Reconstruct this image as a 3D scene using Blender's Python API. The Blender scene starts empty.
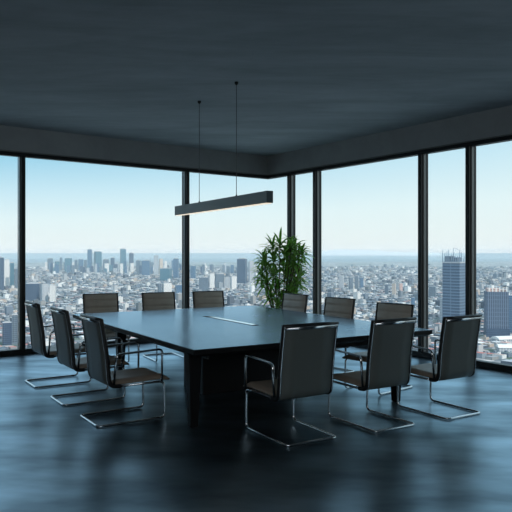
import bpy, bmesh, math, random
from mathutils import Vector, Matrix
random.seed(7)
PI = math.pi
scn = bpy.context.scene
C = scn.collection

# ------------------------------------------------------------------ camera, world, sun, exposure
F = 650.0            # focal length in pixels of the 512 px frame
HOR = 253.0          # horizon row
EYE = 1.55
cam_d = bpy.data.cameras.new('camera')
cam = bpy.data.objects.new('camera', cam_d); C.objects.link(cam)
cam.location = (0, 0, EYE); cam.rotation_euler = (PI / 2, 0, 0)
cam_d.sensor_width = 36.0; cam_d.lens = F / 512 * 36
cam_d.shift_y = -(256 - HOR) / 512
cam_d.clip_start = 0.05; cam_d.clip_end = 900000
scn.camera = cam
scn.view_settings.view_transform = 'Standard'
scn.view_settings.look = 'None'
scn.view_settings.gamma = 1.0
scn.view_settings.exposure = 0.32
scn.view_settings.use_curve_mapping = False
scn.cycles.volume_bounces = 4
scn.cycles.max_bounces = 10
scn.cycles.transparent_max_bounces = 16
scn.cycles.sample_clamp_indirect = 4.0

def lin(r, g, b):
    f = lambda c: (c / 255 / 12.92) if c / 255 <= 0.04045 else ((c / 255 + 0.055) / 1.055) ** 2.4
    return (f(r), f(g), f(b), 1)

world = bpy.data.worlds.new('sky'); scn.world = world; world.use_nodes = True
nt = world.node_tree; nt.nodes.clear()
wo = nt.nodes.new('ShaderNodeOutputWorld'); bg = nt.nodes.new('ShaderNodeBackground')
tc = nt.nodes.new('ShaderNodeTexCoord'); sx = nt.nodes.new('ShaderNodeSeparateXYZ')
rp = nt.nodes.new('ShaderNodeValToRGB')
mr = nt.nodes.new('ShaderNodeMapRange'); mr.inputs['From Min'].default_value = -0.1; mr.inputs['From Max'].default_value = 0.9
# azimuth: bluer to the left (west), paler to the right
md = nt.nodes.new('ShaderNodeMath'); md.operation = 'MULTIPLY_ADD'; md.inputs[1].default_value = -0.12
nt.links.new(tc.outputs['Generated'], sx.inputs[0])
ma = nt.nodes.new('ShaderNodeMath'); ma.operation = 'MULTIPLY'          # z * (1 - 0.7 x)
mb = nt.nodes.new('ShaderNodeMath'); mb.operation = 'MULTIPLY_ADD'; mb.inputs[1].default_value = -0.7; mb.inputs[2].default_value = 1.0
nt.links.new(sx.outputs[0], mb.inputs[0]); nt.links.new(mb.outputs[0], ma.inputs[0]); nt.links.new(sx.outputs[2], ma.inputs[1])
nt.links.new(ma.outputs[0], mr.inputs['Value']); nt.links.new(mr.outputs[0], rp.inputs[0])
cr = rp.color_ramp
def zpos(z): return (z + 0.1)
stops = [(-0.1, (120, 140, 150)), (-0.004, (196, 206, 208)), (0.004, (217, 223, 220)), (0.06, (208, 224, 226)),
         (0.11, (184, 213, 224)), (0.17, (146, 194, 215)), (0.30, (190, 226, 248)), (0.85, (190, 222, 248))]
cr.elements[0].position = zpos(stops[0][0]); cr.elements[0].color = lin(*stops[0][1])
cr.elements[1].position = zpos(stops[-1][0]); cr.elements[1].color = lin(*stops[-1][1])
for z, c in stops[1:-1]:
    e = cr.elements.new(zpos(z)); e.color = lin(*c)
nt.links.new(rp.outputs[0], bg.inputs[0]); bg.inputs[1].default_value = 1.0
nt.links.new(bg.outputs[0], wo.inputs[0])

sun_d = bpy.data.lights.new('sun', 'SUN'); sun_d.energy = 2.55; sun_d.angle = math.radians(1.0); sun_d.color = (1, .95, .88)
sun = bpy.data.objects.new('sun', sun_d); C.objects.link(sun)
sun.rotation_euler = Vector((-.42, .65, -.62)).to_track_quat('-Z', 'Y').to_euler()

# added soft fill, unseen behind the camera, to lift chair backs and ceiling
ad = bpy.data.lights.new('fill_light', 'AREA'); ad.shape = 'RECTANGLE'; ad.size = 5.0; ad.size_y = 1.6; ad.energy = 105; ad.color = (.93, .97, 1)
al = bpy.data.objects.new('fill_light', ad); C.objects.link(al); al.location = (-.5, -2.6, 3.2)
al.rotation_euler = Vector((0, .80, -.45)).to_track_quat('-Z', 'Z').to_euler()

# ------------------------------------------------------------------ helpers
def mesh_obj(name, bm, m, parent=None, smooth=False, loc=None):
    me = bpy.data.meshes.new(name); bm.normal_update(); bm.to_mesh(me); bm.free()
    if m: me.materials.append(m)
    if smooth:
        for p in me.polygons: p.use_smooth = True
    o = bpy.data.objects.new(name, me); C.objects.link(o)
    if parent: o.parent = parent
    if loc is not None: o.location = loc
    return o

def tag(o, label=None, cat=None, group=None, kind=None):
    if label: o['label'] = label
    if cat: o['category'] = cat
    if group: o['group'] = group
    if kind: o['kind'] = kind
    return o

def empty(name, loc=(0, 0, 0), rz=0):
    o = bpy.data.objects.new(name, None); C.objects.link(o); o.empty_display_size = .1
    o.location = loc; o.rotation_euler = (0, 0, rz)
    return o

def copy_tree(o, parent=None):
    c = o.copy(); C.objects.link(c)
    if parent: c.parent = parent
    for ch in list(o.children): copy_tree(ch, c)
    return c

def box(bm, x0, x1, y0, y1, z0, z1, bevel=0, seg=2, mat=None):
    r = bmesh.ops.create_cube(bm, size=1)
    vs = r['verts']
    for v in vs:
        v.co = Vector(((x0 + x1) / 2 + v.co.x * (x1 - x0), (y0 + y1) / 2 + v.co.y * (y1 - y0), (z0 + z1) / 2 + v.co.z * (z1 - z0)))
    if bevel:
        es = list({e for v in vs for e in v.link_edges})
        r = bmesh.ops.bevel(bm, geom=es, offset=bevel, segments=seg, affect='EDGES', profile=.6)
        vs = list({v for f in r['faces'] for v in f.verts} | {v for v in vs if v.is_valid})
    if mat is not None:
        bmesh.ops.transform(bm, matrix=mat, verts=[v for v in vs if v.is_valid])
    return vs

def fillet(pts, rad, n=5):
    pts = [Vector(p) for p in pts]; out = [pts[0]]
    for a, b, c in zip(pts, pts[1:], pts[2:]):
        d0 = (a - b); d1 = (c - b); r = min(rad, d0.length * .49, d1.length * .49)
        p0 = b + d0.normalized() * r; p1 = b + d1.normalized() * r
        for k in range(n + 1):
            t = k / n
            out.append(p0 * (1 - t) ** 2 + b * 2 * t * (1 - t) + p1 * t * t)
    out.append(pts[-1]); return out

def tube(bm, pts, r, n=8, rx=None, rads=None):
    """sweep an ellipse (r, rx) along pts; rx is measured along world/local X where possible"""
    pts = [Vector(p) for p in pts]; rings = []; rx = rx or r
    up = None
    for i, p in enumerate(pts):
        t = (pts[min(i + 1, len(pts) - 1)] - pts[max(i - 1, 0)]).normalized()
        if up is None:
            up = Vector((1, 0, 0)) if abs(t.x) < .8 else Vector((0, 0, 1))
        a = (up - t * up.dot(t)).normalized(); b = t.cross(a); up = a
        s = rads[i] if rads else 1.0
        rings.append([bm.verts.new(p + a * math.cos(2 * PI * k / n) * rx * s + b * math.sin(2 * PI * k / n) * r * s) for k in range(n)])
    for A, B in zip(rings, rings[1:]):
        for k in range(n):
            bm.faces.new((A[k], A[(k + 1) % n], B[(k + 1) % n], B[k]))
    bm.faces.new(rings[0][::-1]); bm.faces.new(rings[-1])

def lathe(bm, prof, n=24, cx=0, cy=0):
    rings = [[bm.verts.new((cx + r * math.cos(2 * PI * k / n), cy + r * math.sin(2 * PI * k / n), z)) for k in range(n)] for r, z in prof]
    for A, B in zip(rings, rings[1:]):
        for k in range(n): bm.faces.new((A[k], A[(k + 1) % n], B[(k + 1) % n], B[k]))
    bm.faces.new(rings[0][::-1]); bm.faces.new(rings[-1])

def prism(bm, poly, z0, z1):
    a = [bm.verts.new((x, y, z0)) for x, y in poly]; b = [bm.verts.new((x, y, z1)) for x, y in poly]
    n = len(poly); bm.faces.new(a[::-1]); bm.faces.new(b)
    for k in range(n): bm.faces.new((a[k], a[(k + 1) % n], b[(k + 1) % n], b[k]))

# ------------------------------------------------------------------ materials
def pmat(name, col, rough=.5, metal=0, spec=.5, bump=0, bscale=50, var=0, vscale=3, rvar=0, coat=0):
    m = bpy.data.materials.new(name); m.use_nodes = True; n = m.node_tree.nodes; l = m.node_tree.links
    p = n['Principled BSDF']; p.inputs['Base Color'].default_value = (*col, 1)
    p.inputs['Roughness'].default_value = rough; p.inputs['Metallic'].default_value = metal
    p.inputs['Specular IOR Level'].default_value = spec; p.inputs['Coat Weight'].default_value = coat
    if bump or var or rvar:
        t = n.new('ShaderNodeTexCoord')
    if bump:
        ns = n.new('ShaderNodeTexNoise'); ns.inputs['Scale'].default_value = bscale; ns.inputs['Detail'].default_value = 3
        b = n.new('ShaderNodeBump'); b.inputs['Strength'].default_value = bump; b.inputs['Distance'].default_value = .01
        l.new(t.outputs['Object'], ns.inputs['Vector']); l.new(ns.outputs[0], b.inputs['Height']); l.new(b.outputs[0], p.inputs['Normal'])
    if var or rvar:
        n2 = n.new('ShaderNodeTexNoise'); n2.inputs['Scale'].default_value = vscale; n2.inputs['Detail'].default_value = 6; n2.inputs['Roughness'].default_value = .6
        l.new(t.outputs['Object'], n2.inputs['Vector'])
        if var:
            r = n.new('ShaderNodeMapRange'); r.inputs['From Min'].default_value = .3; r.inputs['From Max'].default_value = .7
            r.inputs['To Min'].default_value = 1 - var; r.inputs['To Max'].default_value = 1 + var
            v = n.new('ShaderNodeVectorMath'); v.operation = 'SCALE'; v.inputs[0].default_value = col
            l.new(n2.outputs[0], r.inputs['Value']); l.new(r.outputs[0], v.inputs['Scale']); l.new(v.outputs[0], p.inputs['Base Color'])
        if rvar:
            r = n.new('ShaderNodeMapRange'); r.inputs['From Min'].default_value = .3; r.inputs['From Max'].default_value = .7
            r.inputs['To Min'].default_value = rough - rvar; r.inputs['To Max'].default_value = rough + rvar
            l.new(n2.outputs[0], r.inputs['Value']); l.new(r.outputs[0], p.inputs['Roughness'])
    return m

def concrete(name, col, rough, rvar, var, stretch=(1, 1, 1), bump=.1, spec=.5):
    """trowelled concrete: broad patches, streaks and fine grain"""
    m = bpy.data.materials.new(name); m.use_nodes = True; n = m.node_tree.nodes; l = m.node_tree.links
    p = n['Principled BSDF']; p.inputs['Specular IOR Level'].default_value = spec; p.inputs['Specular Tint'].default_value = (.60, .85, 1, 1)
    t = n.new('ShaderNodeTexCoord'); mp = n.new('ShaderNodeMapping'); mp.inputs['Rotation'].default_value = (0, 0, math.radians(-12)); mp.inputs['Scale'].default_value = stretch
    l.new(t.outputs['Object'], mp.inputs[0])
    a = n.new('ShaderNodeTexNoise'); a.inputs['Scale'].default_value = .9; a.inputs['Detail'].default_value = 8; a.inputs['Roughness'].default_value = .62; a.inputs['Distortion'].default_value = .6
    b = n.new('ShaderNodeTexNoise'); b.inputs['Scale'].default_value = 5.0; b.inputs['Detail'].default_value = 6; b.inputs['Roughness'].default_value = .7
    l.new(mp.outputs[0], a.inputs[0]); l.new(mp.outputs[0], b.inputs[0])
    x = n.new('ShaderNodeMath'); x.operation = 'MULTIPLY_ADD'; x.inputs[1].default_value = .35
    l.new(b.outputs[0], x.inputs[0]); l.new(a.outputs[0], x.inputs[2])
    r1 = n.new('ShaderNodeMapRange'); r1.inputs['From Min'].default_value = .48; r1.inputs['From Max'].default_value = .88
    r1.inputs['To Min'].default_value = 1 - var; r1.inputs['To Max'].default_value = 1 + var
    l.new(x.outputs[0], r1.inputs['Value'])
    v = n.new('ShaderNodeVectorMath'); v.operation = 'SCALE'; v.inputs[0].default_value = col
    l.new(r1.outputs[0], v.inputs['Scale']); l.new(v.outputs[0], p.inputs['Base Color'])
    r2 = n.new('ShaderNodeMapRange'); r2.inputs['From Min'].default_value = .48; r2.inputs['From Max'].default_value = .88
    r2.inputs['To Min'].default_value = rough + rvar; r2.inputs['To Max'].default_value = rough - rvar
    l.new(x.outputs[0], r2.inputs['Value']); l.new(r2.outputs[0], p.inputs['Roughness'])
    if bump:
        bu = n.new('ShaderNodeBump'); bu.inputs['Strength'].default_value = bump; bu.inputs['Distance'].default_value = .02
        l.new(x.outputs[0], bu.inputs['Height']); l.new(bu.outputs[0], p.inputs['Normal'])
    return m

M = {}
M['floor'] = concrete('polished_concrete', (.034, .043, .049), .34, .025, .30, (.7, 1, 1), 0, .8)
M['ceiling'] = concrete('ceiling_concrete', (.41, .455, .49), .7, .08, .16, (.6, 2.2, 1), .25, .3)
M['beam'] = concrete('beam_concrete', (.29, .31, .315), .7, .05, .12, (1, 1, 1), .1, .3)
M['wall'] = concrete('wall_concrete', (.09, .09, .09), .8, .05, .15, (1, 1, 1), .1, .3)
M['frame'] = pmat('dark_aluminium', (.014, .016, .017), .42, 0, .3)
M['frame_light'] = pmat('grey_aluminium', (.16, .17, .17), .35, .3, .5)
M['table'] = pmat('satin_tabletop', (.04, .055, .07), .24, 0, 1.0, bump=.02, bscale=5, rvar=.04, vscale=1.6)
M['table'].node_tree.nodes['Principled BSDF'].inputs['Specular Tint'].default_value = (.75, .92, 1, 1)
M['table_edge'] = pmat('matt_black_edge', (.006, .006, .007), .6, 0, .2)
M['table_leg'] = pmat('black_lacquer', (.006, .006, .007), .5, 0, .3)
M['leather'] = pmat('taupe_leather', (.46, .41, .345), .46, 0, .45, bump=.12, bscale=160, var=.08, vscale=8)
M['seat'] = pmat('brown_seat_leather', (.29, .235, .185), .42, 0, .45, bump=.12, bscale=160, var=.08, vscale=8)
M['shell'] = pmat('graphite_mesh_back', (.098, .114, .108), .5, 0, .45, bump=.08, bscale=260)
M['piping'] = pmat('black_piping', (.010, .010, .010), .4, 0, .5)
M['chrome'] = pmat('chrome', (.62, .63, .64), .16, 1.0)
M['chrome_dark'] = pmat('dark_chrome', (.30, .30, .29), .22, 1.0)
M['lamp'] = pmat('lamp_black', (.07, .105, .12), .42, 0, .5)
M['cable'] = pmat('cable_grey', (.10, .11, .12), .5, .2)
M['alu'] = pmat('polished_alu', (.92, .93, .94), .06, 1.0)
M['leaf'] = pmat('leaf_green', (.36, .56, .16), .42, 0, .5, var=.35, vscale=9)
M['cane'] = pmat('cane_brown', (.10, .075, .04), .7, 0, .3, var=.3, vscale=20)
M['pot'] = pmat('pot_charcoal', (.035, .036, .038), .55, 0, .4)
M['soil'] = pmat('potting_soil', (.03, .02, .014), .95, 0, .1, bump=.6, bscale=60)
m = M['leaf']; n = m.node_tree.nodes; l = m.node_tree.links
mx = n.new('ShaderNodeMixShader'); tr = n.new('ShaderNodeBsdfTranslucent'); tr.inputs[0].default_value = (.42, .75, .14, 1); mx.inputs[0].default_value = .5
l.new(n['Principled BSDF'].outputs[0], mx.inputs[1]); l.new(tr.outputs[0], mx.inputs[2]); l.new(mx.outputs[0], n['Material Output'].inputs[0])
m = M['led'] = bpy.data.materials.new('led_diffuser'); m.use_nodes = True
p = m.node_tree.nodes['Principled BSDF']; p.inputs['Base Color'].default_value = (.9, .86, .78, 1)
p.inputs['Emission Color'].default_value = (1, .86, .66, 1); p.inputs['Emission Strength'].default_value = .7
m = M['glass'] = bpy.data.materials.new('window_glass'); m.use_nodes = True
n = m.node_tree.nodes; l = m.node_tree.links; n.clear()
o_ = n.new('ShaderNodeOutputMaterial'); mx = n.new('ShaderNodeMixShader'); tr = n.new('ShaderNodeBsdfTransparent'); gl = n.new('ShaderNodeBsdfGlossy')
fr = n.new('ShaderNodeFresnel'); fr.inputs['IOR'].default_value = 1.1
tr.inputs[0].default_value = (.985, .995, .995, 1); gl.inputs['Roughness'].default_value = .0
l.new(fr.outputs[0], mx.inputs[0]); l.new(tr.outputs[0], mx.inputs[1]); l.new(gl.outputs[0], mx.inputs[2]); l.new(mx.outputs[0], o_.inputs[0])

def tinted_gloss(m, ior, col):
    """clear sealer with a cool tint: diffuse body under a fresnel-weighted tinted gloss"""
    n = m.node_tree.nodes; l = m.node_tree.links; p = n['Principled BSDF']
    p.inputs['Specular IOR Level'].default_value = 0
    g = n.new('ShaderNodeBsdfGlossy'); g.inputs['Color'].default_value = (*col, 1); f = n.new('ShaderNodeFresnel'); f.inputs['IOR'].default_value = ior
    x = n.new('ShaderNodeMixShader')
    for src, dst in ((p.inputs['Roughness'], g.inputs['Roughness']), (p.inputs['Normal'], g.inputs['Normal']), (p.inputs['Normal'], f.inputs['Normal'])):
        if src.is_linked: l.new(src.links[0].from_socket, dst)
        elif dst.name == 'Roughness': dst.default_value = src.default_value
    l.new(f.outputs[0], x.inputs[0]); l.new(p.outputs[0], x.inputs[1]); l.new(g.outputs[0], x.inputs[2]); l.new(x.outputs[0], n['Material Output'].inputs[0])
tinted_gloss(M['floor'], 1.35, (.34, .43, .49))
n = M['floor'].node_tree.nodes; l = M['floor'].node_tree.links      # trowel patches in the sealer
gl_ = n['Glossy BSDF']; t_ = n['Texture Coordinate']; mp_ = n.new('ShaderNodeMapping'); mp_.inputs['Rotation'].default_value = (0, 0, .5); mp_.inputs['Scale'].default_value = (.7, 1.6, 1)
no_ = n.new('ShaderNodeTexNoise'); no_.inputs['Scale'].default_value = 1.5; no_.inputs['Detail'].default_value = 4; no_.inputs['Roughness'].default_value = .5
mr_ = n.new('ShaderNodeMapRange'); mr_.inputs['From Min'].default_value = .3; mr_.inputs['From Max'].default_value = .7; mr_.inputs['To Min'].default_value = .62; mr_.inputs['To Max'].default_value = 1.35
vs_ = n.new('ShaderNodeVectorMath'); vs_.operation = 'SCALE'; vs_.inputs[0].default_value = gl_.inputs['Color'].default_value[:3]
l.new(t_.outputs['Object'], mp_.inputs[0]); l.new(mp_.outputs[0], no_.inputs[0]); l.new(no_.outputs[0], mr_.inputs['Value']); l.new(mr_.outputs[0], vs_.inputs['Scale']); l.new(vs_.outputs[0], gl_.inputs['Color'])
tinted_gloss(M['table'], 1.62, (.76, .89, 1.0))

# ------------------------------------------------------------------ the room
CO = Vector((.24, 12.92, 0))                       # glass corner
UL = Vector((-.790, -.614, 0)).normalized()        # along the left glazing, away from the corner
UR = Vector((.569, -.822, 0)).normalized()         # along the right glazing
LL, LR = 12.0, 14.5
ZH, ZC = 3.08, 3.46                                # beam underside, ceiling
def rp_(a, b): v = CO + UL * a + UR * b; return (v.x, v.y)
def struct(name, bm, m, **k):
    o = mesh_obj(name, bm, m, **k); o['kind'] = 'structure'; return o

bm = bmesh.new(); prism(bm, [rp_(-.25, -.25), rp_(-.25, LR), rp_(LL, LR), rp_(LL, -.25)], -.3, 0); struct('floor', bm, M['floor'])
bm = bmesh.new(); prism(bm, [rp_(-.25, -.25), rp_(-.25, LR), rp_(LL, LR), rp_(LL, -.25)], ZC, ZC + .35); struct('ceiling', bm, M['ceiling'])
def wall_frame(side):   # matrix: local x along wall from corner, local y inward, z up
    if side == 'left': x = UL; y = UR
    else: x = UR; y = UL
    mt = Matrix.Identity(4)
    for i in range(3): mt[i][0] = x[i]; mt[i][1] = y[i]; mt[i][3] = CO[i]
    return mt
ML, MR = wall_frame('left'), wall_frame('right')
for side, mt, L in (('left', ML, LL), ('right', MR, LR)):
    LG = 7.85 if side == 'left' else 10.55
    s0 = 0.06 if side == 'left' else 0.06
    bm = bmesh.new(); box(bm, -.2 if side == 'left' else .06, L, -.2, .06, ZH, ZC, mat=mt); struct('wall_' + side, bm, M['beam'])
    # metal angle under the concrete beam, catching light
    bm = bmesh.new(); box(bm, .066 if side == 'left' else .071, L, .052, .066, ZH - .004, ZH + .012, mat=mt); struct('trim_1' if side == 'left' else 'trim_2', bm, M['frame_light'])
    bm = bmesh.new(); box(bm, -.05 if side == 'left' else .05, LG, -.06, .05, ZH - .06, ZH - .005, bevel=.004, mat=mt); struct('trim_3' if side == 'left' else 'trim_4', bm, M['frame'])
    bm = bmesh.new(); box(bm, -.05 if side == 'left' else .055, LG, -.06, .055, .001, .085, bevel=.006, mat=mt); struct('baseboard_' + side, bm, M['frame'])
# back walls
bm = bmesh.new(); prism(bm, [rp_(LL, -.25), rp_(LL, LR + .2), rp_(LL + .2, LR + .2), rp_(LL + .2, -.25)], -.3, ZC + .35); struct('wall_back', bm, M['wall'])
bm = bmesh.new(); prism(bm, [rp_(-.25, LR), rp_(LL, LR), rp_(LL, LR + .2), rp_(-.25, LR + .2)], -.3, ZC + .35); struct('wall_side', bm, M['wall'])
# posts and panes
posts_L = [1.905, 4.84, 7.80]
posts_R = [.745, 1.50, 3.94, 4.785, 7.20, 8.05, 10.5]
tn = 5; wn = 1
for mt, posts, L in ((ML, posts_L, LL), (MR, posts_R, LR)):
    for a in posts:
        bm = bmesh.new()
        box(bm, a - .032, a + .032, -.02, .075, .084, ZH - .059, bevel=.004, mat=mt)
        box(bm, a - .047, a + .047, -.075, -.02, .084, ZH - .059, bevel=.004, mat=mt)
        po = struct('trim_%d' % tn, bm, M['frame']); tn += 1
        bm = bmesh.new()
        box(bm, a + .033, a + .045, -.018, .03, .086, ZH - .061, mat=mt)
        box(bm, a - .045, a - .033, -.018, .03, .086, ZH - .061, mat=mt)
        mesh_obj('glazing_bead', bm, M['frame_light'], po)
    edges = [0.0] + posts
    # solid concrete beyond the last glazed bay
    bm = bmesh.new(); box(bm, posts[-1] + .05, L, -.2, .05, 0.001, ZH - .001, mat=mt); struct('wall_front_left' if L == LL else 'wall_front_right', bm, M['wall'])
    for a, b in zip(edges, edges[1:]):
        bm = bmesh.new(); box(bm, a + (.052 if a > 0 else 0), b - .052, -.012, .0, .084, ZH - .058, mat=mt)
        struct('window_%d' % wn, bm, M['glass']); wn += 1

# ------------------------------------------------------------------ the meeting table
NEAR = Vector((-.518, 5.43, 0)); AZ = math.radians(31)
U = Vector((math.cos(AZ), math.sin(AZ), 0)); V = Vector((-math.sin(AZ), math.cos(AZ), 0))
TW, TL, TH = 2.78, 3.72, .74
def tl(u, v, z=0): return NEAR + U * u + V * v + Vector((0, 0, z))
table = empty('meeting_table', tl(0, 0), AZ)
tag(table, 'large square dark meeting table with satin top under the hanging bar lamp', 'table')
bm = bmesh.new(); box(bm, 0, TW, 0, TL, TH - .007, TH, bevel=.002); mesh_obj('tabletop', bm, M['table'], table)
# bevelled underside edge
bm = bmesh.new()
i0, i1 = .003, .05
top = [(i0, i0), (TW - i0, i0), (TW - i0, TL - i0), (i0, TL - i0)]
bot = [(i1, i1), (TW - i1, i1), (TW - i1, TL - i1), (i1, TL - i1)]
a = [bm.verts.new((x, y, TH - .0075)) for x, y in top]; b = [bm.verts.new((x, y, TH - .045)) for x, y in top]; c = [bm.verts.new((x, y, TH - .07)) for x, y in bot]
for A, B in ((a, b), (b, c)):
    for k in range(4): bm.faces.new((A[(k + 1) % 4], A[k], B[k], B[(k + 1) % 4]))
bm.faces.new(c[::-1]); bm.faces.new(a)
mesh_obj('table_rim', bm, M['table_edge'], table)
for (u, v) in ((.15, .33), (TW - .38, .15), (.40, TL - .75), (TW - .35, TL - .45)):
    bm = bmesh.new(); h = .06
    t = [bm.verts.new((u + sx_ * .062, v + sy * .062, TH - .07)) for sx_, sy in ((-1, -1), (1, -1), (1, 1), (-1, 1))]
    q = [bm.verts.new((u + sx_ * .036, v + sy * .036, 0)) for sx_, sy in ((-1, -1), (1, -1), (1, 1), (-1, 1))]
    bm.faces.new(t); bm.faces.new(q[::-1])
    for k in range(4): bm.faces.new((q[k], q[(k + 1) % 4], t[(k + 1) % 4], t[k]))
    bmesh.ops.bevel(bm, geom=list(bm.edges), offset=.008, segments=2, affect='EDGES')
    mesh_obj('leg', bm, M['table_leg'], table)
bm = bmesh.new(); box(bm, .80, 1.95, 1.45, 1.95, 0, TH - .072, bevel=.01); mesh_obj('pedestal', bm, M['table_leg'], table)
bm = bmesh.new(); box(bm, .35, TW - .35, .42, .46, TH - .17, TH - .071); box(bm, .35, TW - .35, TL - .46, TL - .42, TH - .17, TH - .071)
box(bm, .35, .39, .47, TL - .47, TH - .17, TH - .071); box(bm, TW - .39, TW - .35, .47, TL - .47, TH - .17, TH - .071)
mesh_obj('apron', bm, M['table_leg'], table)
# cable slot: dark frame with a bright metal lid standing slightly proud
cu0, cu1, cv0, cv1 = 1.345, 1.43, 1.30, 2.56
bm = bmesh.new(); box(bm, cu0, cu1, cv0, cv1, TH - .004, TH + .0015); box_ = mesh_obj('cable_channel', bm, M['table_edge'], table)
bm = bmesh.new()
vs = box(bm, cu0 + .010, cu0 + .072, cv0 + .04, cv1 - .12, TH + .0015, TH + .006)
mesh_obj('channel_lid', bm, M['alu'], box_)

# ------------------------------------------------------------------ chairs
def make_chair():
    root = empty('cantilever_chair')
    w = .250
    # chrome cantilever tube: seat rail > front leg > floor runner > rear crossbar
    path = [(-w, .20, .345), (-w, .645, .345), (-w, .655, .012), (-w, .01, .012), (w, .01, .012), (w, .655, .012), (w, .645, .345), (w, .20, .345)]
    bm = bmesh.new(); tube(bm, fillet(path, .05, 6), .0105, 10, rx=.0105); mesh_obj('cantilever_frame', bm, M['chrome'], root, True)
    for s in (-1, 1):
        x = s * .279
        bm = bmesh.new(); tube(bm, fillet([(x, .610, .350), (x, .615, .648), (x, .17, .632), (x, .145, .372)], .045, 6), .010, 10, rx=.0125)
        a = mesh_obj('armrest', bm, M['chrome'], root, True)
    # seat cushion, rounded and slightly dished
    bm = bmesh.new(); nx, ny = 10, 14
    def seat_pt(i, j, topf):
        x = -.254 + .508 * i / nx; t = j / ny; y = .135 + .565 * t
        ex = min(1, (.254 - abs(x)) / .03); ey = min(1, min(t, 1 - t) * .515 / .035)
        rr = math.sqrt(max(0, 1 - (1 - ex) ** 2)) * math.sqrt(max(0, 1 - (1 - ey) ** 2))
        base = .378 + .012 * t - (.02 * max(0, t - .85) / .15)
        if topf: z = base - .012 + .034 * (0.25 + .75 * rr) - .006 * math.cos(PI * x / .5)
        else: z = base - .012 - .020 * (0.25 + .75 * rr)
        return (x, y, z)
    T = [[bm.verts.new(seat_pt(i, j, True)) for j in range(ny + 1)] for i in range(nx + 1)]
    B = [[bm.verts.new(seat_pt(i, j, False)) for j in range(ny + 1)] for i in range(nx + 1)]
    for i in range(nx):
        for j in range(ny):
            bm.faces.new((T[i][j], T[i + 1][j], T[i + 1][j + 1], T[i][j + 1])); bm.faces.new((B[i][j], B[i][j + 1], B[i + 1][j + 1], B[i + 1][j]))
    for i in range(nx):
        bm.faces.new((T[i][0], B[i][0], B[i + 1][0], T[i + 1][0])); bm.faces.new((T[i][ny], T[i + 1][ny], B[i + 1][ny], B[i][ny]))
    for j in range(ny):
        bm.faces.new((T[0][j], T[0][j + 1], B[0][j + 1], B[0][j])); bm.faces.new((T[nx][j], B[nx][j], B[nx][j + 1], T[nx][j + 1]))
    mesh_obj('seat', bm, M['seat'], root, True)
    # backrest profile
    P = [(.215, .345), (.165, .347), (.125, .362), (.104, .40), (.097, .46), (.091, .55), (.080, .64), (.067, .73), (.052, .82), (.038, .90), (.030, .945)]
    def prof(t):
        k = t * (len(P) - 1); i = min(int(k), len(P) - 2); f = k - i
        p0 = P[max(i - 1, 0)]; p1 = P[i]; p2 = P[i + 1]; p3 = P[min(i + 2, len(P) - 1)]
        return tuple(.5 * (2 * p1[q] + (p2[q] - p0[q]) * f + (2 * p0[q] - 5 * p1[q] + 4 * p2[q] - p3[q]) * f * f + (3 * p1[q] - p0[q] - 3 * p2[q] + p3[q]) * f ** 3) for q in (0, 1))
    N = 72; pts = [Vector((0, *prof(k / N))) for k in range(N + 1)]
    nor = []
    for k in range(N + 1):
        t = (pts[min(k + 1, N)] - pts[max(k - 1, 0)]).normalized(); nor.append(Vector((0, t.z, -t.y)))   # toward the sitter
    seams = [.42, .53, .64, .75, .855]
    # padded leather front
    bm = bmesh.new(); xs = [-.254, -.248, -.23, -.1, 0, .1, .23, .248, .254]; ed = [0, .5, 1, 1, 1, 1, 1, .5, 0]
    rows = []
    for k in range(N + 1):
        z = pts[k].z; g = 0
        for s in seams:
            g = max(g, 1 - abs(z - s) / .021) if z > .4 else g
        g = max(0, g)
        th = .012 + .016 * (1 - g * .95)
        e2 = min(1, (N - k) / 3, k / 3) * .7 + .3
        rows.append([bm.verts.new(pts[k] + Vector((x, 0, 0)) + nor[k] * (.004 + (th - .004) * e * e2)) for x, e in zip(xs, ed)])
    back = [[bm.verts.new(pts[k] + Vector((x, 0, 0)) + nor[k] * .002) for x in (xs[0], xs[-1])] for k in range(N + 1)]
    for k in range(N):
        for i in range(len(xs) - 1): bm.faces.new((rows[k][i], rows[k][i + 1], rows[k + 1][i + 1], rows[k + 1][i]))
        bm.faces.new((back[k][0], rows[k][0], rows[k + 1][0], back[k + 1][0])); bm.faces.new((rows[k][-1], back[k][1], back[k + 1][1], rows[k + 1][-1]))
        bm.faces.new((back[k][1], back[k][0], back[k + 1][0], back[k + 1][1]))
    bm.faces.new([back[0][0]] + [back[0][1]] + rows[0][::-1]); bm.faces.new([back[N][1], back[N][0]] + rows[N])
    bk = mesh_obj('backrest', bm, M['leather'], root, True)
    # rear shell, inset between the rails
    bm = bmesh.new(); A = []; Bq = []
    for k in range(N + 1):
        A.append([bm.verts.new(pts[k] + Vector((x, 0, 0)) - nor[k] * d) for x, d in ((-.248, .002), (-.248, .010), (-.12, .012), (0, .0125), (.12, .012), (.248, .010), (.248, .002))])
    for k in range(N):
        for i in range(6): bm.faces.new((A[k][i + 1], A[k][i], A[k + 1][i], A[k + 1][i + 1]))
        bm.faces.new((A[k][0], A[k][6], A[k + 1][6], A[k + 1][0]))
    bm.faces.new(A[0]); bm.faces.new(A[N][::-1])
    mesh_obj('back_shell', bm, M['shell'], root, True)
    for s in (-1, 1):   # dark side rails following the back, with a chrome strip along the rear edge
        bm = bmesh.new(); tube(bm, [p + Vector((s * .264, 0, 0)) + nor[k] * .004 for k, p in enumerate(pts)][::3], .019, 10, rx=.0105)
        r = mesh_obj('side_rail', bm, M['piping'], root, True)
        bm = bmesh.new(); tube(bm, [p + Vector((s * .259, 0, 0)) - nor[k] * .0135 for k, p in enumerate(pts)][6::3], .003, 8, rx=.0045)
        mesh_obj('chrome_strip', bm, M['chrome'], r, True)
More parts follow.
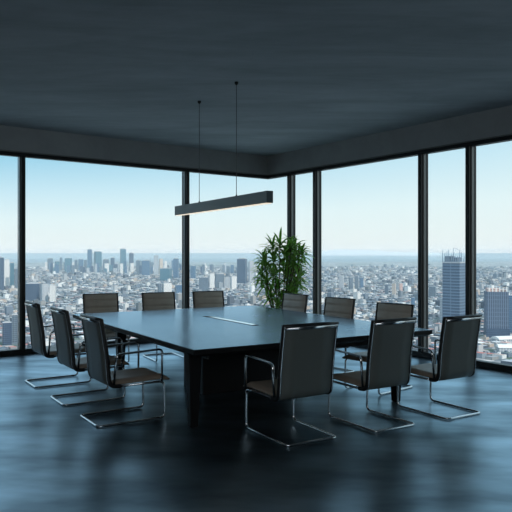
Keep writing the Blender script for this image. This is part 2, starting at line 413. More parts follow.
    bm = bmesh.new(); tube(bm, [(-.273, .030, .945), (-.13, .028, .947), (.13, .028, .947), (.273, .030, .945)], .016, 12, rx=.012)
    t = mesh_obj('top_rail', bm, M['piping'], root, True)
    bm = bmesh.new(); tube(bm, [(-.252, .014, .924), (.252, .014, .924)], .008, 10, rx=.013); mesh_obj('chrome_strip', bm, M['chrome'], t, True)
    return root

chair0 = make_chair(); used = [False]
def place_chair(x, y, deg, label, group, sc=(1, 1, 1.015)):
    if used[0]: c = copy_tree(chair0)
    else: c = chair0; used[0] = True
    c.location = (x, y, 0); c.rotation_euler = (0, 0, math.radians(deg - 90)); c.scale = sc
    tag(c, label, 'chair', group); return c
def at(u, v): p = tl(u, v); return p.x, p.y
FR = 'chairs along the near side of the table'
place_chair(.465, 5.29, 120, 'dark leather chrome cantilever chair at the front, nearest the camera, back turned to us', FR, (1.0, 1.03, 1.02))
place_chair(1.235, 5.70, 122, 'dark cantilever chair at the near side, between the frontmost chair and the rightmost one', FR, (.95, 1, 1.015))
place_chair(1.975, 6.13, 122, 'rightmost cantilever chair, standing alone on open floor by the right windows', FR, (.94, 1, 1.0))
LF = 'chairs along the left side of the table'
place_chair(-1.54, 5.95, 33, 'nearest of the three cantilever chairs on the left side, its brown seat fully visible', LF)
place_chair(-2.08, 6.76, 33, 'middle one of the three cantilever chairs along the left side of the table', LF)
place_chair(-2.66, 7.63, 33, 'leftmost and farthest of the three chairs on the left side, close to the window', LF)
BK = 'chairs along the far side of the table'
place_chair(-2.31, 9.62, -62, 'taupe chair back at the far side, leftmost of three facing the camera', BK, (.96, 1, .995))
place_chair(-1.50, 9.90, -62, 'taupe chair back at the far side, middle of three, just left of the window post', BK, (.96, 1, .995))
place_chair(-.77, 10.26, -63, 'taupe chair back at the far side, rightmost of three, right of the window post', BK, (.96, 1, .995))
RT = 'chairs along the right side of the table'
place_chair(.60, 9.44, -142, 'dark chair at the far right side of the table, directly in front of the plant', RT, (.95, 1, 1))
place_chair(1.14, 8.63, -140, 'dark chair between the plant chair and the nearest right-side chair, facing the table', RT, (.95, 1, 1))
place_chair(1.66, 7.67, -138, 'dark chair nearest of three on the right side, behind the near-side middle chair', RT, (.95, 1, 1))

# ------------------------------------------------------------------ hanging bar lamp
lamp_dir = Vector((-.494, .91, 0)).normalized()
la = math.atan2(lamp_dir.y, lamp_dir.x)
LLEN = 2.54; LZ = 2.182
lamp = empty('pendant_lamp', (.142, 6.594, 0), la)
tag(lamp, 'long black bar pendant lamp hung on two thin cables above the table', 'lamp')
bm = bmesh.new(); box(bm, 0, LLEN, -.037, .037, LZ - .122, LZ, bevel=.003); mesh_obj('lamp_body', bm, M['lamp'], lamp)
bm = bmesh.new(); box(bm, .02, LLEN - .02, -.030, .030, LZ - .127, LZ - .1225); mesh_obj('diffuser', bm, M['led'], lamp)
def cable_u(p): return (Vector(p) - Vector((.142, 6.594, 0))).dot(lamp_dir)
for p in ((-.728, 8.16, 0), (-.234, 7.25, 0)):
    u = cable_u(p)
    bm = bmesh.new(); tube(bm, [(u, 0, LZ), (u, 0, ZC - .015)], .0038, 8); cb = mesh_obj('cable', bm, M['cable'], lamp)
    bm = bmesh.new(); lathe(bm, [(.008, ZC - .035), (.020, ZC - .02), (.022, ZC - .0005)], 20, cx=u); mesh_obj('ceiling_cap', bm, M['frame'], cb, True)
    bm = bmesh.new(); lathe(bm, [(.010, LZ + .0005), (.010, LZ + .012), (.006, LZ + .02)], 12, cx=u); mesh_obj('cable_grip', bm, M['frame'], cb, True)

# ------------------------------------------------------------------ the plant
px_, py_ = .43, 11.15
plant = empty('potted_palm', (px_, py_, 0))
tag(plant, 'tall leafy green potted plant standing in the window corner behind the table', 'plant')
bm = bmesh.new(); lathe(bm, [(.15, 0), (.17, .01), (.21, .40), (.215, .42), (.19, .42), (.185, .37)], 28); pot = mesh_obj('pot', bm, M['pot'], plant, True)
bm = bmesh.new(); lathe(bm, [(.18, .34), (.183, .365), (.05, .375)], 28); mesh_obj('soil', bm, M['soil'], pot)
rnd = random.Random(3)
def leaf(bm, base, dirv, L, wd, droop):
    d = dirv.normalized(); side = d.cross(Vector((0, 0, 1))).normalized()
    if side.length < .1: side = Vector((1, 0, 0))
    n = 6; prev = None; p = base.copy()
    for k in range(n + 1):
        t = k / n
        wk = wd * (math.sin(PI * min(1, (t * .85 + .12))) ** .8) if k < n else .001
        upv = side.cross(d).normalized()
        vs = [bm.verts.new(p - side * wk + upv * wk * .35), bm.verts.new(p), bm.verts.new(p + side * wk + upv * wk * .35)]
        if prev:
            for i in range(2): bm.faces.new((prev[i], prev[i + 1], vs[i + 1], vs[i]))
        prev = vs
        d = (d + Vector((0, 0, -droop / n))).normalized(); p = p + d * (L / n)
# rosettes: (x px-like offset metres, height, size)
ros = [(-.02, 1.78, .30, 0), (-.14, 1.74, .25, .1), (.24, 1.75, .26, .05), (.36, 1.66, .22, 0), (-.30, 1.56, .22, 0), (-.33, 1.26, .22, .05), (.33, 1.24, .2, .1), (.16, 1.78, .22, -.1), (.10, 1.62, .27, .1), (.30, 1.60, .27, 0), (.22, 1.50, .24, -.12), (-.12, 1.52, .28, .1), (-.27, 1.42, .27, 0), (.05, 1.42, .26, .15),
       (.30, 1.38, .22, .1), (-.14, 1.28, .26, -.12), (.10, 1.24, .25, .1), (-.25, 1.14, .28, .05), (.27, 1.12, .25, 0), (-.05, 1.05, .24, .12), (.15, 1.0, .25, -.1),
       (-.18, .92, .26, 0), (.02, .86, .24, .1), (.24, .90, .22, .1), (-.06, .72, .22, -.08), (.12, .70, .22, .1)]
for (ox, hz, s, oy) in ros:
    bm = bmesh.new(); b0 = Vector((ox, oy, hz - .17))
    foot = Vector((ox * .25, oy * .3, .36))
    mid = foot.lerp(b0, .55) + Vector((rnd.uniform(-.03, .03), rnd.uniform(-.03, .03), 0))
    bs = bmesh.new(); tube(bs, fillet([foot, mid, b0], .15, 5), .009, 7); st = mesh_obj('stem', bs, M['cane'], plant, True)
    for k in range(24):
        az = k * 2.399 + rnd.uniform(-.2, .2); el = -.1 + 1.4 * (k / 24) + rnd.uniform(-.1, .1)
        dv = Vector((math.cos(az) * math.cos(el), math.sin(az) * math.cos(el), math.sin(el)))
        leaf(bm, b0 + Vector((0, 0, .08 * k / 24)), dv, s * rnd.uniform(.85, 1.2), .017 + s * .019, rnd.uniform(.7, 1.5))
    sol = mesh_obj('leaf_cluster', bm, M['leaf'], plant, True)
    md_ = sol.modifiers.new('thickness', 'SOLIDIFY'); md_.thickness = .0012

# ------------------------------------------------------------------ the city outside
GZ = -180.0
def facade(name, wall, glass, fl=4.0, colw=4.5, frac=.5, fracc=.35, rough=.5):
    m = bpy.data.materials.new(name); m.use_nodes = True; n = m.node_tree.nodes; l = m.node_tree.links
    p = n['Principled BSDF']; p.inputs['Roughness'].default_value = rough
    t = n.new('ShaderNodeTexCoord'); s = n.new('ShaderNodeSeparateXYZ'); l.new(t.outputs['Object'], s.inputs[0])
    def mth(op, a, b=None):
        x = n.new('ShaderNodeMath'); x.operation = op
        for i, q in enumerate((a, b)):
            if q is None: continue
            if isinstance(q, (int, float)): x.inputs[i].default_value = q
            else: l.new(q, x.inputs[i])
        return x.outputs[0]
    zf = mth('FRACT', mth('DIVIDE', s.outputs[2], fl)); wz = mth('GREATER_THAN', zf, frac)
    xf = mth('FRACT', mth('DIVIDE', mth('ADD', mth('ADD', s.outputs[0], s.outputs[1]), 500), colw)); wx = mth('GREATER_THAN', xf, fracc)
    g = n.new('ShaderNodeNewGeometry'); sg = n.new('ShaderNodeSeparateXYZ'); l.new(t.outputs['Normal'], sg.inputs[0])
    vert = mth('LESS_THAN', mth('ABSOLUTE', sg.outputs[2]), .5)
    f = mth('MULTIPLY', mth('MULTIPLY', wz, wx), vert)
    mx = n.new('ShaderNodeMix'); mx.data_type = 'RGBA'; mx.inputs[6].default_value = (*wall, 1); mx.inputs[7].default_value = (*glass, 1)
    l.new(f, mx.inputs[0]); l.new(mx.outputs[2], p.inputs['Base Color'])
    return m
FM = {
 'blue glass': facade('facade_blue_glass', (.12, .21, .31), (.05, .10, .17), 4.2, 3.2, .3, .12, .3),
 'dark blue': facade('facade_dark_blue', (.07, .11, .17), (.03, .05, .09), 4, 4, .45, .2, .35),
 'slate': facade('facade_slate', (.13, .18, .23), (.06, .08, .11), 4, 5, .5, .3),
 'white': facade('facade_white', (.72, .70, .67), (.25, .28, .32), 4, 5, .55, .45),
 'pale grey': facade('facade_pale_grey', (.46, .48, .50), (.18, .22, .27), 4, 5, .5, .4),
 'beige': facade('facade_beige', (.55, .47, .40), (.22, .2, .2), 4, 5, .55, .45),
 'teal': facade('facade_teal', (.09, .20, .26), (.05, .12, .17), 4, 4, .4, .2, .3),
 'pinkish': facade('facade_pinkish', (.55, .38, .34), (.25, .2, .2), 4, 5, .55, .45),
 'striped blue': facade('facade_striped_blue', (.15, .22, .30), (.06, .10, .16), 7.5, 60, .35, .03, .3),
 'ribbed blue': facade('facade_ribbed_blue', (.14, .19, .26), (.05, .075, .12), 9, 4.4, .12, .4, .35),
}
M['roof'] = pmat('roof_grey', (.42, .42, .42), .8); M['roof_white'] = pmat('roof_white', (.75, .73, .70), .8); M['steel'] = pmat('crown_steel', (.22, .30, .38), .5, .2)

def ray(px, dist): return Vector(((px - 256) / F * dist, dist, 0))
blocked = []      # discs kept clear of small buildings
def tower(x0, x1, ytop, ybase, col, label, depth=None, yaw=0, group=None, crown=True, cat='tower', name='office_tower'):
    dist = F * (EYE - GZ) / (ybase - HOR); w = (x1 - x0) / F * dist; h = (ybase - ytop) / F * dist
    d = depth or w * .8; c = ray((x0 + x1) / 2, dist + d / 2)
    a = math.radians(yaw)
    if yaw: w2 = w / (math.cos(a) + .8 * abs(math.sin(a))); d = w2 * .8; w = w2
    o = empty(name, (c.x, c.y, GZ), a - math.atan2(c.x, c.y))
    bm = bmesh.new(); box(bm, -w / 2, w / 2, -d / 2, d / 2, 0, h * (.97 if crown else 1)); mesh_obj('tower_body', bm, FM[col], o)
    if crown:
        bm = bmesh.new(); box(bm, -w * .32, w * .32, -d * .32, d * .32, h * .97, h); mesh_obj('roof_plant_room', bm, M['roof'], o)
        bm = bmesh.new(); box(bm, -w * .505, w * .505, -d * .505, d * .505, h * .96, h * .972); mesh_obj('roof_edge', bm, FM['pale grey'], o)
    tag(o, label, cat, group)
    blocked.append((c.x, c.y, max(w, d) * .75))
    return o, w, d, h

SK = 'towers of the distant skyline'
T = [
 (-9, 3.6, 256.5, 291, 'dark blue', 'dark blue tower cut off by the left edge of the photo'),
 (4, 9.2, 259, 288, 'white', 'slim white tower beside the dark blue tower at the left edge'),
 (10, 14, 262, 289, 'teal', 'teal tower between the slim white tower and the leftmost window post'),
 (14.4, 17.5, 269, 289, 'slate', 'small slate tower touching the leftmost window post'),
 (45, 47.4, 262, 271, 'white', 'narrow white tower starting the skyline right of the leftmost post'),
 (47.6, 53, 258, 271, 'slate', 'slate tower with white sides near the left start of the skyline'),
 (55, 59.4, 261, 271, 'teal', 'low teal tower left of the thin needle tower'),
 (59.8, 62.3, 257.4, 271, 'slate', 'thin needle tower of the left skyline'),
 (65, 71.8, 257.8, 272, 'teal', 'broad teal tower in the left skyline, right of the needle tower'),
 (72, 74.3, 262, 271.5, 'white', 'narrow white block right of the broad teal tower'),
 (74.6, 77.4, 260, 271.5, 'slate', 'narrow slate tower in the middle of the left skyline'),
 (78.2, 83.4, 258.8, 271.5, 'blue glass', 'blue block left of the tallest tower pair'),
 (84.2, 87, 260, 271, 'slate', 'slender tower leaning close to the tallest pair from the left'),
 (87.4, 92.2, 248.8, 271, 'blue glass', 'tallest stepped tower of the left skyline'),
 (94, 101.6, 251, 271, 'teal', 'second of the tallest pair, broad with rounded shoulders'),
 (103, 109, 259, 271, 'slate', 'slate tower right of the tall broad tower'),
 (110.6, 114.6, 257.4, 271, 'dark blue', 'dark blue tower halfway between the two tall towers of the skyline'),
 (114.9, 118.8, 262, 272, 'pale grey', 'pale grey block left of the tall flat-topped teal tower'),
 (120, 126, 248.3, 271, 'teal', 'tall flat-topped teal tower in the middle of the left skyline'),
 (129, 133.6, 252.5, 271, 'dark blue', 'dark blue tower right of the tall flat-topped teal tower'),
 (136, 140.8, 260, 274, 'slate', 'slate tower above the second far-side chair'),
 (142, 150.6, 260, 276, 'blue glass', 'wide blue glass slab above the second far-side chair'),
 (153.8, 158.4, 255.3, 276, 'pale grey', 'pale tall tower right of the wide blue slab'),
 (159, 163, 258.4, 275, 'beige', 'beige tower right of the pale tall tower'),
 (164, 167, 261, 272, 'white', 'small white tower between the beige tower and the post'),
 (173.3, 178.8, 258, 278, 'blue glass', 'blue tower just left of the middle window post'),
 (119.4, 123, 263.4, 274, 'white', 'white block in front of the tall flat-topped teal tower'),
 (160, 171.8, 268, 281, 'teal', 'broad teal office block below the skyline left of the middle post'),
 (26, 40.5, 283, 301, 'dark blue', 'dark blue slab beside the white twin blocks, right of the leftmost post'),
 (40.8, 48.4, 284, 302, 'pale grey', 'left of the two white apartment blocks beside the dark blue slab'),
 (49.6, 56, 284.5, 303, 'white', 'right of the two white apartment blocks beside the dark blue slab'),
 (157.6, 161.4, 283, 294, 'slate', 'dark narrow block above the middle far-side chair'),
 (161.6, 171.8, 283, 294, 'white', 'white apartment block right above the middle far-side chair'),
 (175, 182, 284.5, 302, 'blue glass', 'blue block beside the middle window post at chair-top height'),
 (190.5, 196, 265.5, 279, 'blue glass', 'blue tower just right of the middle window post'),
 (202, 205, 264.5, 274, 'slate', 'small slate tower right of the blue tower by the post'),
 (237, 247.2, 258, 284, 'dark blue', 'tall dark blue tower with a pale right side, left of the plant'),
 (248.5, 254, 261, 283, 'pale grey', 'pale hazy tower between the dark blue tower and the plant'),
 (199, 209, 277, 292, 'slate', 'slate block above the rightmost far-side chair'),
 (209.6, 214.4, 273, 290, 'white', 'white narrow block above the rightmost far-side chair'),
 (214.8, 224, 273.5, 289, 'slate', 'slate mid-rise block right of the white narrow block'),
 (224.4, 230, 277, 289, 'pale grey', 'pale mid-rise block left of the pinkish white block'),
 (230.4, 236.6, 276, 290, 'white', 'white mid-rise block at the foot of the tall dark blue tower'),
 (339, 344, 276, 289, 'pale grey', 'pale block in the panorama right of the double posts'),
 (349, 353, 277, 290, 'slate', 'first slate tower of the mid-distance cluster behind the right-side chairs'),
 (354.5, 358, 275.5, 290, 'slate', 'second slate tower of the cluster, behind the right-side chairs'),
 (359.5, 363.5, 277, 289, 'blue glass', 'blue tower ending the cluster behind the right-side chairs'),
 (385, 388.4, 284, 296, 'slate', 'slate block above the gap left of the thick right post'),
 (392, 396, 283, 297, 'beige', 'beige block left of the thick right post'),
 (399, 402.6, 283, 295, 'pinkish', 'pinkish block left of the thick right post'),
 (411, 415, 297, 308, 'blue glass', 'low blue block touching the thick right post'),
 (2.5, 11.5, 322, 346, 'dark blue', 'dark block at the bottom left beside the leftmost post'),
 (11.8, 17.4, 314, 343, 'slate', 'tall slate block at the bottom left touching the leftmost post'),
 (429, 436, 286, 298, 'slate', 'slate block left of the big glass tower with the spiky crown'),
 (508, 520, 294, 333, 'blue glass', 'blue block at the right edge behind the ribbed tower'),
]
for i, (x0, x1, yt, yb, col, lab) in enumerate(T):
    tower(x0, x1, yt, yb, col, lab, yaw=random.choice((-18, -10, 8, 14, 20)) if x0 > 15 else 6, group=SK if yb < 280 else 'mid-rise blocks of the city', crown=(x1 - x0) > 3.2)
sk = random.Random(21)
for k in range(90):
    cx_ = sk.uniform(44, 181) if k < 68 else sk.uniform(190, 256); wd_ = sk.uniform(2.0, 4.5); yb_ = sk.uniform(270, 275)
    yt_ = yb_ - sk.uniform(5, 11)
    ds_ = F * (EYE - GZ) / (yb_ - HOR); cc = ray(cx_ + wd_ / 2, ds_ * (1 + wd_ * .4 / F)); rw = wd_ / F * ds_ * .75
    if any(math.hypot(cc.x - bx, cc.y - by) < br + rw for bx, by, br in blocked): continue
    tower(cx_, cx_ + wd_, yt_, yb_, sk.choice(['slate', 'blue glass', 'teal', 'dark blue', 'pale grey', 'white', 'slate']), 'hazy mid-rise block filling the gaps between the towers of the distant skyline',
          yaw=sk.choice((-15, 8, 16)), group='blocks filling the distant skyline', crown=False)
# the near glass tower with the spiky crown
o, w, d, h = tower(442.8, 465.8, 262, 326, 'striped blue', 'big blue glass tower with a spiky steel crown, behind the rightmost chair', yaw=-26, crown=False)
bm = bmesh.new(); box(bm, -w / 2 - .4, w / 2 + .4, -d / 2 - .4, d / 2 + .4, h - 3, h + .5); mesh_obj('roof_edge', bm, FM['pale grey'], o)
sp = 13 / F * F * (EYE - GZ) / (326 - HOR)
rr = random.Random(5)
for k in range(18):
    t = k / 17
    if k < 9: x, y = -w / 2 + w * (k / 8), -d / 2 + 1
    else: x, y = -w / 2 + w * ((k - 9) / 8), d / 2 - 1
    hh = sp * (.95 if k in (0, 8, 9, 17) else rr.uniform(.35, .85))
    bm = bmesh.new(); tube(bm, [(x, y, h), (x + rr.uniform(-1, 1), y, h + hh)], 1.3, 5, rads=[1, .5]); mesh_obj('crown_spire', bm, M['steel'], o)
bm = bmesh.new(); box(bm, -w * .42, -w * .1, -d * .3, d * .3, h, h + sp * .45); box(bm, w * .05, w * .3, -d * .3, d * .3, h, h + sp * .35); mesh_obj('crown_core', bm, FM['slate'], o)
bm = bmesh.new(); tube(bm, fillet([(-w * .1, 0, h), (-w * .05, 0, h + sp * 1.1), (w * .25, 0, h + sp * .95)], 3, 3), .5, 5); mesh_obj('crown_crane', bm, M['steel'], o)
bm = bmesh.new(); box(bm, -w / 2 - w * .18, -w / 2 - .2, -d * .45, d * .35, 0, h * .42); mesh_obj('side_annex', bm, FM['pale grey'], o)
# the ribbed tower at the right edge
o, w, d, h = tower(484.3, 508, 292, 338, 'ribbed blue', 'ribbed grey blue tower with a stepped roof near the right edge of the photo', yaw=10, crown=False)
bm = bmesh.new(); box(bm, -w * .44, w * .12, -d * .4, d * .4, h, h + 7); box(bm, w * .12, w * .42, -d * .3, d * .3, h, h + 4.5); mesh_obj('roof_plant_room', bm, FM['pinkish'], o)
for k in range(6):
    bm = bmesh.new(); xx = -w * .4 + w * .16 * k; box(bm, xx, xx + 2.2, -d * .42, -d * .36, h + .1, h + rr.uniform(8, 11)); mesh_obj('roof_mast', bm, M['roof_white'], o)
bm = bmesh.new(); box(bm, -w * .52, w * .55, -d * .55, d * .5, 0, h * .2); mesh_obj('podium', bm, FM['dark blue'], o)
# low halls with pale barrel roofs in front of it
for (pxx, pyy, wd, dp, yw, lab) in ((505, 343, 44, 26, 14, 'low hall with a pale curved roof, nearer the ribbed tower'), (509, 352, 40, 24, -10, 'low hall with a pale curved roof at the right edge above the floor frame')):
    dist = F * (EYE - GZ) / (pyy - HOR); c = ray(pxx, dist)
    o = empty('market_hall', (c.x, c.y, GZ), math.radians(yw)); tag(o, lab, 'hall', 'halls with curved roofs')
    bm = bmesh.new(); box(bm, -wd / 2, wd / 2, -dp / 2, dp / 2, 0, 9); mesh_obj('hall_body', bm, FM['pale grey'], o)
    bm = bmesh.new(); n_ = 10; A = []; B = []
    for k in range(n_ + 1):
        a = PI * k / n_; A.append(bm.verts.new((-wd / 2 - 1, -math.cos(a) * (dp / 2 + 1), 9 + math.sin(a) * 5))); B.append(bm.verts.new((wd / 2 + 1, -math.cos(a) * (dp / 2 + 1), 9 + math.sin(a) * 5)))
    for k in range(n_): bm.faces.new((A[k], A[k + 1], B[k + 1], B[k]))
    bm.faces.new(A[::-1]); bm.faces.new(B); bm.faces.new((A[0], B[0], B[n_], A[n_]))
    mesh_obj('curved_roof', bm, M['roof_white'], o, False)
    blocked.append((c.x, c.y, wd * .7))

# small buildings
CG = random.Random(11)
WALLC = [(.70, .69, .67), (.30, .34, .38), (.20, .24, .28), (.50, .51, .52), (.40, .42, .44), (.24, .27, .31), (.12, .15, .19), (.50, .42, .36), (.16, .20, .25), (.78, .78, .77), (.32, .32, .32), (.18, .23, .29)]
ROOFC = [(.80, .80, .79), (.40, .42, .44), (.26, .29, .32), (.14, .18, .21), (.44, .34, .30), (.42, .20, .17), (.10, .13, .15), (.50, .47, .44), (.16, .25, .32), (.20, .22, .23), (.12, .16, .15), (.09, .13, .16), (.30, .33, .35)]
ga = math.radians(38); gc, gs = math.cos(ga), math.sin(ga)
WALLC = [tuple(c * .85 for c in w) for w in WALLC] + [(.08, .10, .13), (.10, .12, .14), (.14, .16, .17)]
ROOFC = ROOFC + [(.07, .09, .11), (.12, .14, .15), (.80, .80, .78)]
cand = []
def ring(r0, r1, cell, keep, smin, smax, hmin, hmax):
    n = int(r1 / cell) + 2
    for i in range(-n, n):
        for j in range(-n, n):
            x0 = (i + .5) * cell; y0 = (j + .5) * cell
            x = x0 * gc - y0 * gs + CG.uniform(-.05, .05) * cell; y = x0 * gs + y0 * gc + CG.uniform(-.05, .05) * cell
            if y < 600: continue
            r = y
            if r < r0 or r >= r1 or abs(x / y) > .50: continue
            if (i % 6 == 0) or (j % 9 == 0): continue       # streets
            patch = math.sin(x * .0021 + 1.3) * math.sin(y * .0017 + .4) + .5 * math.sin(x * .0063) * math.sin(y * .0057 + 2)
            if patch > .95 or CG.random() > keep: continue  # open ground
            if any((x - bx) ** 2 + (y - by) ** 2 < (br + cell * .75) ** 2 for bx, by, br in blocked): continue
            w = CG.uniform(smin, smax) * cell; d = CG.uniform(smin, smax) * cell
            h = CG.uniform(hmin, hmax)
            if CG.random() < .07: h *= CG.uniform(1.8, 3.4)
            if patch < -.75: h *= 1.7
            cand.append((x, y, w, d, h, CG.choice(WALLC), CG.choice(ROOFC) if r > 1700 or CG.random() > .22 else CG.choice([(.42, .14, .12), (.50, .26, .22), (.62, .40, .37)])))
ring(850, 2300, 22, .93, .5, .88, 4, 10)
ring(2300, 4500, 27, .93, .5, .88, 4, 9)
ring(4500, 8300, 36, .9, .45, .9, 4, 10)
def proj(x, y, z): return 256 + F * x / y, HOR - F * (z - EYE) / y
def seen(c):
    px, py = proj(c[0], c[1], GZ)
    if px < 1 or px > 511: return False
    for a, b in ((16, 26), (182, 190), (287, 295), (313, 321), (417, 428), (465, 475)):
        if a < px < b: return False
    lim = 347 if px < 26 else 330 if px < 80 and int(px) % 18 > 9 else 306 if px < 80 else 292 if px < 118 else 306 if px < 140 else 291 if px < 175 else 305 if px < 192 else 290 if px < 222 else 304 if px < 256 else 250 if px < 283 else 294 if px < 310 else 312 if px < 326 else 296 if px < 356 else 314 if px < 372 else 300 if px < 412 else 320 if px < 447 else 315 if px < 484 else 364
    return py < lim
area = lambda c: (c[2] + c[3]) * (c[4] + .25 * c[3]) / c[1] ** 2
order = sorted([c for c in cand if seen(c)], key=lambda c: -area(c))
N_IND = 240
ind = order[:N_IND]; indset = set(id(c) for c in ind)
vcmat = bpy.data.materials.new('city_render'); vcmat.use_nodes = True
vn = vcmat.node_tree.nodes; vl = vcmat.node_tree.links; vp = vn['Principled BSDF']; vp.inputs['Roughness'].default_value = .7
va = vn.new('ShaderNodeVertexColor'); va.layer_name = 'surface'; vl.new(va.outputs[0], vp.inputs['Base Color'])
def build_boxes(name, items, origin=None):
    verts = []; faces = []; cols = []
    ox, oy = origin or (0, 0)
    for (x, y, w, d, h, wc, rc) in items:
        b = len(verts)
        for z in (0, h):
            for sx_, sy in ((-1, -1), (1, -1), (1, 1), (-1, 1)):
                lx = sx_ * w / 2; ly = sy * d / 2
                verts.append((x - ox + lx * gc - ly * gs, y - oy + lx * gs + ly * gc, z))
        for f, c in (((4, 5, 6, 7), rc), ((0, 1, 5, 4), wc), ((1, 2, 6, 5), wc), ((2, 3, 7, 6), wc), ((3, 0, 4, 7), wc)):
            faces.append(tuple(b + k for k in f)); cols.append(c)
        if h > 14 or origin:   # stair head on the roof
            b = len(verts); w2 = w * .3; d2 = d * .25; h2 = h + 3
            for z in (h, h2):
                for sx_, sy in ((-1, -1), (1, -1), (1, 1), (-1, 1)):
                    lx = sx_ * w2 / 2 + w * .15; ly = sy * d2 / 2 + d * .1
                    verts.append((x - ox + lx * gc - ly * gs, y - oy + lx * gs + ly * gc, z))
            for f, c in (((4, 5, 6, 7), wc), ((0, 1, 5, 4), wc), ((1, 2, 6, 5), wc), ((2, 3, 7, 6), wc), ((3, 0, 4, 7), wc)):
                faces.append(tuple(b + k for k in f)); cols.append(c)
    me = bpy.data.meshes.new(name); me.from_pydata(verts, [], faces)
    ca = me.color_attributes.new('surface', 'FLOAT_COLOR', 'CORNER')
    buf = []
    for f, c in zip(faces, cols):
        buf += [c[0], c[1], c[2], 1] * len(f)
    ca.data.foreach_set('color', buf)
    me.materials.append(vcmat); me.update()
    o = bpy.data.objects.new(name, me); C.objects.link(o)
    return o
def colname(c):
    r, g, b = c; s = sum(c) / 3
    if r > g * 1.35: return 'reddish'
    if r > b * 1.2: return 'beige'
    if b > r * 1.2: return 'blue grey'
    return 'white' if s > .65 else 'light grey' if s > .45 else 'grey' if s > .28 else 'dark'
panes = [(18, 'far left pane'), (184, 'pane left of middle post'), (290, 'plant pane'), (318, 'narrow middle pane'),
         (422, 'pane behind right-side chairs'), (470, 'spiky tower pane'), (999, 'rightmost pane')]
for c in ind:
    o = build_boxes('city_building', [c], (c[0], c[1])); o.location = (c[0], c[1], GZ)
    px, py = proj(c[0], c[1], GZ); pane = next(t for lim, t in panes if px < lim)
    lev = 'near' if py > 325 else 'midway' if py > 300 else 'farther off'
    hs = 'low' if c[4] < 12 else 'mid-height' if c[4] < 24 else 'taller'
    tag(o, '%s building with %s roof, %s in %s' % (hs + ' ' + colname(c[5]), colname(c[6]), lev, pane), 'building', 'city buildings, ' + pane)
rest = build_boxes('distant_city', [c for c in cand if id(c) not in indset]); rest.location = (0, 0, GZ)
tag(rest, 'dense sprawl of countless small city buildings spreading to the horizon', 'city', kind='stuff')

# ground, sea, mountains
m = bpy.data.materials.new('city_ground'); m.use_nodes = True; n = m.node_tree.nodes; l = m.node_tree.links; p = n['Principled BSDF']; p.inputs['Roughness'].default_value = .9
t = n.new('ShaderNodeTexCoord'); vo = n.new('ShaderNodeTexVoronoi'); vo.inputs['Scale'].default_value = .028
no = n.new('ShaderNodeTexNoise'); no.inputs['Scale'].default_value = .0014; no.inputs['Detail'].default_value = 6
l.new(t.outputs['Object'], vo.inputs[0]); l.new(t.outputs['Object'], no.inputs[0])
s = n.new('ShaderNodeSeparateColor'); l.new(vo.outputs['Color'], s.inputs[0])
r = n.new('ShaderNodeValToRGB'); l.new(s.outputs[0], r.inputs[0]); r.color_ramp.interpolation = 'CONSTANT'
cs = [(0, (.13, .15, .14)), (.25, (.07, .11, .08)), (.4, (.22, .23, .24)), (.6, (.34, .33, .32)), (.75, (.12, .15, .17)), (.9, (.55, .53, .50))]
r.color_ramp.elements[0].color = (*cs[0][1], 1); r.color_ramp.elements[1].position = cs[1][0]; r.color_ramp.elements[1].color = (*cs[1][1], 1)
for a, c in cs[2:]: e = r.color_ramp.elements.new(a); e.color = (*c, 1)
r2 = n.new('ShaderNodeValToRGB'); l.new(no.outputs[0], r2.inputs[0]); r2.color_ramp.elements[0].position = .56; r2.color_ramp.elements[1].position = .62
mx = n.new('ShaderNodeMix'); mx.data_type = 'RGBA'; l.new(r2.outputs[0], mx.inputs[0]); l.new(r.outputs[0], mx.inputs[6]); mx.inputs[7].default_value = (.05, .085, .07, 1)
l.new(mx.outputs[2], p.inputs['Base Color'])
bm = bmesh.new(); prism(bm, [(-30000, 300), (30000, 300), (30000, 14500), (9000, 14000), (0, 13200), (-4000, 12600), (-30000, 12600)], GZ - 6, GZ); struct('ground', bm, m)
M['sea'] = pmat('sea_water', (.03, .075, .095), .35, 0, .4)
bm = bmesh.new(); prism(bm, [(-90000, 12000), (90000, 12000), (400000, 500000), (-400000, 500000)], GZ - 14, GZ - 6.5)
sea = mesh_obj('sea', bm, M['sea']); tag(sea, 'hazy strip of blue grey sea along the horizon beyond the city', 'sea', kind='stuff')
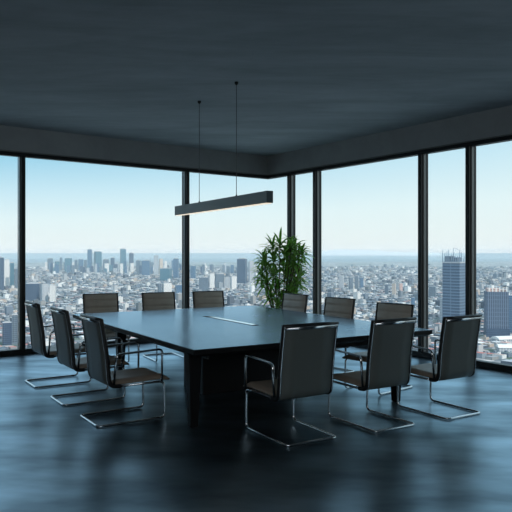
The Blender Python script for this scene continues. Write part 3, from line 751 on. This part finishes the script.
M['mount'] = pmat('mountain_haze_pale', (.55, .60, .62), .9)  # pale base colour paints in the haze over the distant ridge
bm = bmesh.new(); mc = random.Random(2)
Dm = 52000; prevr = None
for k in range(61):
    pxm = 305 + k * 2.2; X = (pxm - 256) / F * Dm
    hgt = 250 * math.exp(-((pxm - 338) / 20) ** 2) + 200 * math.exp(-((pxm - 368) / 18) ** 2) + 60 * math.exp(-((pxm - 400) / 22) ** 2) + mc.uniform(-15, 15) + 10
    row = [bm.verts.new((X, Dm - 5000, GZ - 6)), bm.verts.new((X + mc.uniform(-80, 80), Dm - 2000, GZ + hgt * .5)), bm.verts.new((X, Dm, GZ + 180 + hgt)), bm.verts.new((X, Dm + 5000, GZ - 6))]
    if prevr:
        for i in range(3): bm.faces.new((prevr[i], row[i], row[i + 1], prevr[i + 1]))
        bm.faces.new((prevr[3], row[3], row[0], prevr[0]))
    else: bm.faces.new(row[::-1])
    prevr = row
bm.faces.new(prevr)
mo = mesh_obj('mountain_range', bm, M['mount']); tag(mo, 'faint pale mountain ridge on the horizon right of the double posts', 'mountains', kind='thing')

# haze: real scattering air over the city and, thinner and taller, over the sea
def air(name, dens, x0, x1, y0, y1, z0, z1, col=(.72, .90, 1), g=.0):
    m = bpy.data.materials.new(name); m.use_nodes = True; n = m.node_tree.nodes; n.clear()
    o_ = n.new('ShaderNodeOutputMaterial'); v = n.new('ShaderNodeVolumeScatter'); v.inputs['Color'].default_value = (*col, 1); v.inputs['Density'].default_value = dens; v.inputs['Anisotropy'].default_value = g
    m.node_tree.links.new(v.outputs[0], o_.inputs['Volume'])
    bm = bmesh.new(); box(bm, x0, x1, y0, y1, z0, z1); o = mesh_obj(name, bm, m); tag(o, 'pale blue haze lying over the far city and sea', 'haze', kind='stuff'); return o
air('haze', .48e-4, -30000, 30000, 700, 11990, GZ - 15, 120, g=-.1)
air('haze', .48e-4, -30000, 30000, 14600, 26000, GZ - 6.4, 120, g=-.1)['label'] = 'farther pale haze hanging over the sea at the horizon'
